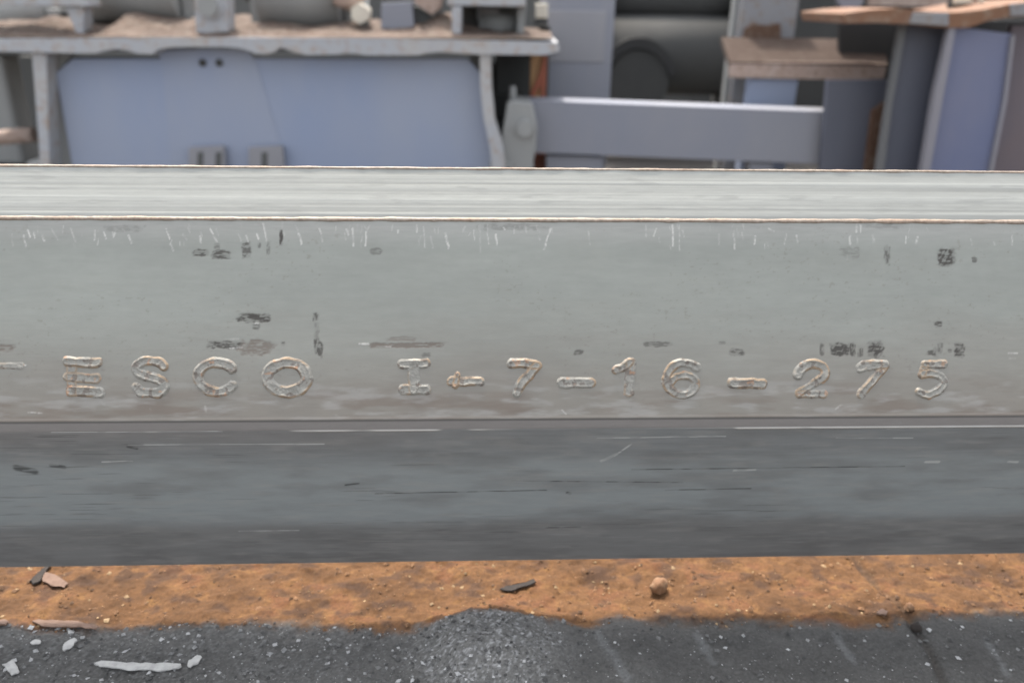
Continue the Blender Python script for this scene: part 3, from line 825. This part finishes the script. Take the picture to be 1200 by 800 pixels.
def prism(name, pxs, Y, depth, mat, parent=None, bevel=0.0015, shear=0.0):
    bm = bmesh.new()
    w = [at(p[0], p[1], Y) for p in pxs]
    f = [bm.verts.new(p) for p in w]
    k = [bm.verts.new(p + Vector((shear, depth, 0))) for p in w]
    n = len(w)
    bm.faces.new(f); bm.faces.new(k[::-1])
    for i in range(n):
        bm.faces.new((f[i], k[i], k[(i + 1) % n], f[(i + 1) % n]))
    return finish(name, bm, mat, parent, bevel)

def cyl(name, p0, p1, r, mat, parent=None, seg_=28, caps=True):
    p0, p1 = Vector(p0), Vector(p1)
    bm = bmesh.new()
    d = (p1 - p0)
    bmesh.ops.create_cone(bm, cap_ends=caps, segments=seg_, radius1=r, radius2=r, depth=d.length)
    q_ = d.to_track_quat('Z', 'Y').to_matrix()
    for v in bm.verts: v.co = q_ @ v.co + (p0 + p1) / 2
    o = finish(name, bm, mat, parent)
    for f in o.data.polygons: f.use_smooth = len(f.vertices) == 4
    return o

# -- left: blue machine base with a rust-covered top plate
Y1 = 1.25
base = thing('blue_machine', (at(300, 190, Y1).x, Y1, 0), 'blue painted machine base with rust covered top plate behind the bar at left', 'machine')
# panel of the base, corners clipped, carried down to the ground
pz = [(85, 69), (548, 69), (563, 86), (578, 190), (590, 262), (95, 262), (84, 190), (65, 86)]
prism('front_panel', pz, Y1 + 0.05, 0.02, M['blue'], base)
# top plate with a chewed lower edge
pl = [(-60, 46), (120, 45), (300, 44), (480, 46), (600, 48), (654, 50), (656, 60), (640, 65), (560, 64)]
wob_ = [(540, 63), (528, 62), (515, 60.5), (500, 62), (492, 65), (480, 65), (430, 65), (415, 63), (405, 62), (395, 64), (360, 65), (345, 62), (335, 57), (328, 55), (322, 61),
        (312, 64), (298, 63), (288, 58), (280, 56), (262, 55), (230, 55), (200, 56), (186, 57), (178, 64), (160, 63), (148, 59), (135, 57), (122, 59), (112, 63), (60, 62), (20, 61), (-60, 60)]
prism('top_plate', pl + wob_, Y1, 0.45, M['palesteel'], base, bevel=0.001)
# rust dust heaped on the plate
za = at(300, 45, Y1).z
xa, xb_ = at(-60, 45, Y1).x, at(648, 48, Y1).x
ux = np.linspace(xa, xb_, 260); uy = np.linspace(Y1 + 0.003, Y1 + 0.40, 70)
UX, UY = np.meshgrid(ux, uy, indexing='ij')
tt = (UY - Y1) / 0.40
# profile of the heap along the plate (px -> crest height in px above the plate edge)
crest = np.interp(UX, [at(p, 45, Y1).x for p in (-60, 0, 25, 60, 100, 125, 150, 190, 215, 260, 300, 340, 400, 440, 490, 510, 540, 590, 650)],
                  [14, 14, 18, 10, 9, 24, 18, 14, 20, 10, 13, 10, 14, 11, 13, 22, 10, 4, 3]) * 0.00185
UZ = za + 0.0010 + crest * sstep(0.0, 0.35, tt) * (0.75 + 0.5 * fbm(UX * mm / 60, UY * mm / 60, 901, 3)) + 0.006 * (fbm(UX * mm / 12, UY * mm / 12, 911, 3) - 0.45) * sstep(0.0, 0.1, tt)
UZ = UZ + (UX - UX.mean()) * (at(648, 48, Y1).z - at(-60, 46, Y1).z) / (xb_ - xa)
me = np_mesh('rust_layer', np.stack([UX, UY, UZ], -1).reshape(-1, 3) - np.array(base.location), grid_quads(260, 70))
link('rust_layer', me, M['rustdust'], base)
# stiffeners
prism('stiffener', [(37, 62), (54, 62), (58, 190), (60, 260), (50, 260), (47, 190)], Y1 + 0.012, 0.05, M['palesteel'], base)
prism('stiffener', [(562, 63), (575, 63), (576, 105), (579, 140), (588, 165), (592, 190), (596, 260), (578, 260), (576, 190), (574, 172), (567, 140), (563, 105)], Y1 + 0.008, 0.06, M['palesteel'], base)
prism('side_plate', [(55, 64), (86, 64), (64, 88), (84, 190), (90, 260), (60, 260)], Y1 + 0.06, 0.012, M['grey'], base)
prism('side_plate', [(550, 64), (566, 64), (582, 190), (585, 260), (570, 260), (565, 110)], Y1 + 0.058, 0.012, M['dark'], base)
# gusset in the middle, under the post
prism('gusset', [(182, 58), (288, 58), (300, 72), (335, 190), (345, 262), (205, 262), (200, 190), (190, 72)], Y1 + 0.0485, 0.006, M['gussetblue'], base, bevel=0.0)
for hx_ in (237.5, 257):
    c = at(hx_, 74, Y1 + 0.0475)
    cyl('bolt_hole', (c.x, Y1 + 0.0455, c.z), (c.x, Y1 + 0.050, c.z), 0.0075, M['darker'], base, 16)
for (a, b_) in ((221, 262), (291, 331)):
    lug = prism('lug', [(a, 173), (b_, 171), (b_ + 2, 200), (a, 200)], Y1 + 0.030, 0.012, M['bandgrey'], base)
    for f_ in (0.34, 0.86) if a < 250 else (0.48,):
        xx_ = a + (b_ - a) * f_
        prism('slot', [(xx_ - 4, 179), (xx_ + 3, 178), (xx_ + 3, 200), (xx_ - 4, 200)], Y1 + 0.0285, 0.008, M['dark'], lug)
rectbox('leg', 30, 190, 62, 260, Y1 + 0.02, 0.30, M['grey'], base, True)
rectbox('leg', 574, 190, 600, 260, Y1 + 0.02, 0.30, M['grey'], base, True)
rectbox('back_wall', 20, 66, 590, 200, Y1 + 0.32, 0.03, M['dark'], base, True)

# -- things standing on the base
post = thing('bearing_post', (at(248, 38, Y1 + .05).x, Y1 + .05, za), 'pale post with round bolt standing on the rusty top plate', 'post')
prism('post_plate', [(225, -26), (264, -26), (267, 38), (230, 40)], Y1 + 0.045, 0.05, M['palesteel'], post)
c = at(246, 7, Y1 + .045)
bo = cyl('bolt', (c.x, Y1 + .030, c.z), (c.x, Y1 + .05, c.z), 0.019, M['grey'], post, 20)
cyl('washer', (c.x, Y1 + .040, c.z), (c.x, Y1 + .048, c.z), 0.026, M['palesteel'], bo, 24)
brk = thing('frame_bracket', (at(90, 38, Y1 + .05).x, Y1 + .05, za), 'pale tapered bracket under a bar at the upper left corner', 'bracket')
prism('upright', [(76, 8), (98, 8), (97, 40), (90, 41)], Y1 + 0.05, 0.04, M['palesteel'], brk)
rectbox('cross_rail', -80, -12, 103, 8, Y1 + 0.04, 0.06, M['palesteel'], brk)
def roller(px0, px1, py, r, Y, label, mat='grey'):
    a, b_ = at(px0, py, Y), at(px1, py, Y)
    zc = a.z
    t = thing('roller', ((a.x + b_.x) / 2, Y, za), label, 'roller', 'rollers on the machine base')
    rd = cyl('roller_drum', (a.x, Y, zc), (b_.x, Y, zc), r, M[mat], t, 40)
    cyl('roller_shaft', (a.x - .04, Y, zc), (b_.x + .04, Y, zc), r * .3, M['dark'], rd, 20)
    for px_ in (px0 - 8, px1 + 8):
        x_ = at(px_, py, Y).x
        bm = bmesh.new(); bm_box(bm, (x_, Y, (zc + za) / 2), (.022, .06, zc - za + .02)); finish('roller_mount', bm, M['grey'], t, .002)
roller(112, 214, -18, 0.078, Y1 + 0.20, 'dark grey roller left of the pale bolted post')
roller(310, 402, -12, 0.084, Y1 + 0.20, 'grey roller right of the pale bolted post')
roller(-60, 60, 14, 0.036, Y1 + 0.30, 'thin grey roller behind the tapered bracket')
lump = thing('bolted_block', (at(470, 34, Y1 + .1).x, Y1 + .1, za), 'small blue grey block beside the rusty knuckle on the plate', 'machine block')
prism('block_body', [(447, 4), (482, 2), (486, 40), (446, 40)], Y1 + .09, .08, M['greyblue'], lump)
prism('block_wing', [(486, -30), (520, -30), (516, 10), (506, 18), (486, 4)], Y1 + .10, .05, M['rustpink'], lump)
prism('block_foot', [(484, 6), (508, 20), (508, 40), (484, 40)], Y1 + .12, .04, M['dark'], lump)
kn = thing('pipe_knuckle', (at(420, 20, Y1 + .12).x, Y1 + .12, za), 'tan and silver pipe knuckle standing above the top plate', 'pipe fitting')
a = at(412, 0, Y1 + .12); b_ = at(424, 16, Y1 + .10)
cyl('collar', (a.x - .03, Y1 + .12, a.z + .01), (a.x + .025, Y1 + .12, a.z - .01), .022, M['rustpink'], kn, 20)
cyl('silver_nut', (b_.x, Y1 + .075, b_.z), (b_.x, Y1 + .11, b_.z), .020, M['cream'], kn, 6)
cyl('stem', (b_.x, Y1 + .12, za), (b_.x, Y1 + .12, b_.z + .03), .012, M['grey'], kn, 16)
tb = thing('bearing_table', (at(570, 40, Y1 + .06).x, Y1 + .06, za), 'pale metal stand with open bay at right end of plate', 'machine stand')
rectbox('table_top', 524, -8, 616, 8, Y1 + .05, .22, M['palesteel'], tb)
prism('table_leg', [(529, 8), (541, 8), (540, 42), (530, 42)], Y1 + .05, .05, M['palesteel'], tb)
prism('table_leg', [(606, 6), (617, 6), (614, 40), (606, 40)], Y1 + .10, .05, M['grey'], tb)
rectbox('bay_back', 538, 8, 612, 40, Y1 + .22, .02, M['dark'], tb)
mt = thing('small_motor', (at(580, 40, Y1 + .14).x, Y1 + .14, za), 'small grey motor sitting inside the bay of the pale stand', 'motor')
a = at(578, 28, Y1 + .14)
mb = cyl('motor_body', (a.x - .03, Y1 + .15, a.z), (a.x + .05, Y1 + .15, a.z), .024, M['grey'], mt, 24)
cyl('motor_cap', (a.x - .034, Y1 + .15, a.z + .020), (a.x + .012, Y1 + .15, a.z + .020), .013, M['palesteel'], mb, 16)
rectbox('motor_foot', 566, 33, 600, 42, Y1 + .13, .05, M['grey'], mt)

# -- left edge: pipe behind the base
pp = thing('floor_pipe', (at(10, 165, Y1 + .1).x, Y1 + .1, 0), 'rusty horizontal pipe at the far left behind the stiffener', 'pipe')
a, b_ = at(-60, 166, Y1 + .10), at(40, 158, Y1 + .10)
cyl('pipe', a, b_, .016, M['rustpink'], pp, 20)
rectbox('pipe_stand', -40, 170, -20, 260, Y1 + .09, .03, M['dark'], pp, True)
tk = thing('grey_screen', (at(0, 200, Y1 + .34).x, Y1 + .34, 0), 'plain grey tank added left of the blue panel stiffener', 'screen')  # added box hiding the bright sunlit ground behind the pipe
rectbox('screen_body', -120, 62, 44, 260, Y1 + .36, .20, M['grey'], tk, True, .012)
rectbox('screen_rim', -122, 56, 46, 66, Y1 + .35, .22, M['dark'], tk, False, .003)

# -- middle: column, drum, crossbeam
Y2 = 1.62
colm = thing('blue_column', (at(672, 190, Y2).x, Y2, 0), 'tall grey blue square column behind the crossbeam', 'column')
rectbox('shaft', 638, -80, 707, 240, Y2, .12, M['greyblue'], colm, True)
rectbox('band', 637.4, 12, 707.4, 74, Y2 - .002, .124, M['bandgrey'], colm)  # greyer stretch of the column, set on as a sleeve
drum = thing('machine_drum', (at(790, 100, Y2 + .25).x, Y2 + .25, 0), 'big dark drum housing with curved ridge between the posts', 'drum')
Yd = Y2 + .22
a, b_ = at(700, 66, Yd), at(868, 66, Yd)
cyl('drum_shell', (a.x, Yd + .10, a.z), (b_.x - .02, Yd + .10, a.z), .105, M['darker'], drum, 48)
a2 = at(770, 4, Yd)
cyl('upper_roller', (a.x, Yd + .12, a2.z + .010), (b_.x, Yd + .12, a2.z + .010), .050, M['darker'], drum, 40)
# curved ridge: an arch on the drum front
ar = arc(748, 100, 46, 56, 195, 345, 28)
ari = arc(748, 104, 39, 47, 345, 195, 28)
prism('arch_ridge', ar + ari, Yd - .02, .05, M['black'], drum, bevel=0.0)
c = at(748, 96, Yd)
cyl('end_cover', (c.x, Yd - .012, c.z), (c.x, Yd + .05, c.z), .080, M['darker'], drum, 40)
for pxx in (701, 866):
    x_ = at(pxx, 60, Yd).x
    bm = bmesh.new(); bm_box(bm, (x_, Yd + .12, .25), (.03, .16, .5)); finish('drum_cheek', bm, M['dark'], drum, .002)
Y3 = 1.32
cb = thing('crossbeam', (at(790, 150, Y3).x, Y3, 0), 'grey blue horizontal crossbeam running from the clamp block to the right frame', 'beam')
prism('beam_web', [(600, 117), (628, 118), (1000, 132), (1000, 194), (628, 179), (600, 178)], Y3, .07, M['greyblue'], cb, bevel=.0008)
prism('beam_leg', [(640, 182), (706, 184), (706, 262), (640, 262)], Y3 + .015, .04, M['greyblue'], cb)
prism('beam_leg', [(878, 190), (906, 191), (906, 262), (878, 262)], Y3 + .015, .04, M['greyblue'], cb)
clampb = thing('clamp_block', (at(605, 190, Y3 - .04).x, Y3 - .04, 0), 'grey dusty clamp block with round boss at left end of crossbeam', 'clamp')
prism('clamp_body', [(594, 121), (600, 117), (624, 121), (630, 150), (628, 178), (622, 196), (616, 262), (590, 262), (588, 170), (590, 150)], Y3 - .045, .10, M['grey'], clampb, bevel=.006)
c = at(615, 150, Y3 - .05)
cyl('boss', (c.x, Y3 - .066, c.z), (c.x, Y3 - .03, c.z), .016, M['grey'], clampb, 24)
c = at(601, 108, Y3)
cyl('stud', (c.x, Y3, c.z - .03), (c.x, Y3, c.z + .012), .007, M['grey'], clampb, 12)
bk = thing('gap_box', (at(600, 100, Y3 + .22).x, Y3 + .22, 0), 'plain dark box in the gap right of the blue panel', 'box')  # plain dark box standing behind the gap
rectbox('box_body', 580, 66, 632, 260, Y3 + .22, .10, M['dark'], bk, True, .004)
rectbox('box_lid', 578, 110, 612, 140, Y3 + .205, .02, M['darker'], bk)
st_ = thing('ochre_strut', (at(628, 120, Y3 + .12).x, Y3 + .12, 0), 'thin ochre upright with dark brace between base and column', 'strut')
rectbox('upright', 622, 60, 633, 262, Y3 + .12, .02, M['ochre'], st_, True)
prism('brace', [(622, 116), (622, 108), (634, 84), (638, 62), (641, 62), (639, 118), (634, 118), (634, 96), (624, 118)], Y3 + .112, .01, M['red'], st_)
rectbox('red_foot', 626, 180, 642, 262, Y3 + .075, .03, M['red'], st_, True)
ob = thing('terminal_box', (at(637, 25, Y3 + .1).x, Y3 + .1, 0), 'tiny cream terminal box left of the column at top', 'box')
rectbox('box_body', 628, 4, 642, 22, Y3 + .10, .03, M['cream'], ob)
rectbox('box_base', 626, 22, 642, 30, Y3 + .10, .04, M['darker'], ob)
rectbox('box_stalk', 632, 30, 638, 262, Y3 + .14, .012, M['darker'], ob, True)

# -- right: rusty ledge on posts and the ribbed frame
Y4 = 1.42
lg = thing('rusty_ledge', (at(930, 90, Y4).x, Y4, 0), 'rust brown angle ledge on a slim blue post', 'ledge')
prism('ledge_front', [(855, 73), (1014, 73), (1040, 76), (1036, 92), (1000, 94), (855, 91)], Y4, .012, M['rustpink'], lg)
bm = bmesh.new()
q4 = [at(855, 73, Y4), at(1040, 76, Y4)]
zt = q4[0].z
v4 = [bm.verts.new(p) for p in ((q4[0].x, Y4 - .001, zt), (q4[1].x, Y4 - .001, zt), (q4[1].x + .02, Y4 + .10, zt + .047), (q4[0].x, Y4 + .10, zt + .047))]
v5 = [bm.verts.new(v.co + Vector((0, .004, -.012))) for v in v4]
bm.faces.new(v4); bm.faces.new(v5[::-1])
for i in range(4): bm.faces.new((v4[i], v5[i], v5[(i + 1) % 4], v4[(i + 1) % 4]))
finish('ledge_top', bm, M['ledgetop'], lg)
rectbox('lower_post', 880, 92, 911, 262, Y4 + .02, .04, M['blue'], lg, True)
up = thing('upper_post', (at(894, 48, Y4 + .12).x, Y4 + .12, 0), 'grey rust streaked post rising behind the rusty ledge', 'post')
rectbox('post_body', 877, -60, 914, 160, Y4 + .13, .05, M['dullsteel'], up, True)
prism('rust_scab', [(873, 34), (884, 28), (900, 31), (914, 27), (916, 50), (870, 52)], Y4 + .12, .02, M['rust'], up)
rectbox('post_edge', 868, -60, 877, 262, Y4 + .16, .03, M['grey'], up, True)

Y5 = 1.16
fr = thing('ribbed_frame', (at(1090, 190, Y5).x, Y5, 0), 'blue ribbed machine frame with rusty wavy top edge at right', 'machine frame')
# top plate edge: wavy and rusty
prism('top_edge', [(988, 16), (1020, 12), (1055, 10), (1090, 14), (1120, 15), (1150, 12), (1180, 6), (1200, 3), (1290, -2), (1290, 18), (1200, 20), (1180, 20), (1160, 24), (1135, 33), (1112, 33), (1070, 29), (1030, 27), (990, 28)],
      Y5, .24, M['rustorange'], fr)
prism('bare_patch', [(1070, 15), (1112, 15.5), (1112, 31), (1066, 28)], Y5 - .003, .006, M['dullsteel'], fr)
prism('bare_patch', [(1184, 5), (1215, 2), (1215, 19), (1184, 19.5)], Y5 - .003, .006, M['dullsteel'], fr)
# ribs: flat plates standing edge-on, splayed
rb = prism('rib', [(1055, 27), (1112, 30), (1083, 200), (1070, 270), (1012, 270), (1028, 200)], Y5 + .06, .016, M['navy'], fr)
prism('rib_edge', [(1055, 27), (1064, 27), (1046, 120), (1036, 200), (1022, 270), (1012, 270), (1028, 200), (1044, 100)], Y5 + .045, .016, M['ribsteel'], rb)
rb = prism('rib', [(1118, 31), (1186, 40), (1176, 120), (1160, 200), (1146, 270), (1062, 270), (1083, 200), (1100, 110)], Y5 + .02, .016, M['deepblue'], fr)
prism('rib_edge', [(1113, 31), (1121, 32), (1106, 110), (1090, 200), (1076, 270), (1066, 270), (1081, 200), (1096, 110)], Y5 + .004, .018, M['lavender'], rb)  # lit edge of the rib, its light put into the colour
prism('rib', [(1186, 30), (1290, 30), (1280, 270), (1146, 270), (1160, 200), (1176, 120)], Y5 + .05, .016, M['plum'], fr)
prism('weld_seam', [(1186, 42), (1190, 42), (1180, 120), (1164, 200), (1150, 270), (1146, 270), (1160, 200), (1176, 120)], Y5 + .012, .012, M['lavender'], fr)
prism('rear_plate', [(970, 94), (1060, 94), (1050, 270), (956, 270)], Y5 + .13, .016, M['navy'], fr)
prism('rust_web', [(1022, 130), (1050, 110), (1050, 270), (1004, 270)], Y5 + .115, .01, M['rust'], fr)
prism('back_plate', [(984, 27), (1290, 22), (1290, 270), (984, 270)], Y5 + .30, .016, M['black'], fr)
tp = thing('blue_lug', (at(998, 8, Y5 + .30).x, Y5 + .3, 0), 'small pale blue lug above the rusty ledge', 'lug')
prism('lug_plate', [(980, -30), (1016, -30), (1012, 4), (1004, 12), (988, 12), (983, 4)], Y5 + .345, .02, M['lavender'], tp)
prism('lug_post', [(990, 10), (1002, 10), (1002, 270), (990, 270)], Y5 + .36, .012, M['black'], tp)
tg_ = thing('cream_plate', (at(1130, 4, Y5 + .12).x, Y5 + .12, at(1130, 14, Y5).z), 'small cream plate standing on the right frame at top', 'plate')
prism('plate', [(1117, -14), (1139, -15), (1139, 4), (1118, 5)], Y5 + .12, .006, M['cream'], tg_)
prism('plate', [(1147, -14), (1154, -14), (1154, 3), (1148, 3)], Y5 + .12, .006, M['cream'], tg_)
prism('plate_foot', [(1112, 3), (1156, 3), (1158, 16), (1112, 16)], Y5 + .13, .01, M['darker'], tg_)
# added box and wall that keep the gaps behind dark
cab = thing('dark_infill', (at(1090, 0, Y2 + .35).x, Y2 + .35, 0), 'added dark cabinet filling the gap behind the ribbed frame', 'infill')  # added to keep bright sunlit ground out of the gap
rectbox('infill_body', 905, -160, 1330, 160, Y2 + .35, .30, M['darker'], cab, True, .006)
rectbox('infill_panel', 915, -150, 1035, 150, Y2 + .343, .006, M['darker'], cab)
rectbox('infill_panel', 1045, -150, 1160, 150, Y2 + .343, .006, M['darker'], cab)
rectbox('infill_stripe', 1020, -14, 1110, 9, Y2 + .33, .01, M['rustpink'], cab)
wall = thing('shade_wall', (0, 2.7, 0), 'dark concrete wall added to shade the ground behind the machinery', 'wall')
bm = bmesh.new(); bm_box(bm, (0, 2.75, .55), (6.0, .12, 1.12)); finish('shade_wall_body', bm, M['concrete'], wall, .01)
bm = bmesh.new(); bm_box(bm, (0, 2.75, 1.125), (6.04, .16, .03)); finish('shade_wall_coping', bm, M['grey'], wall, .005)
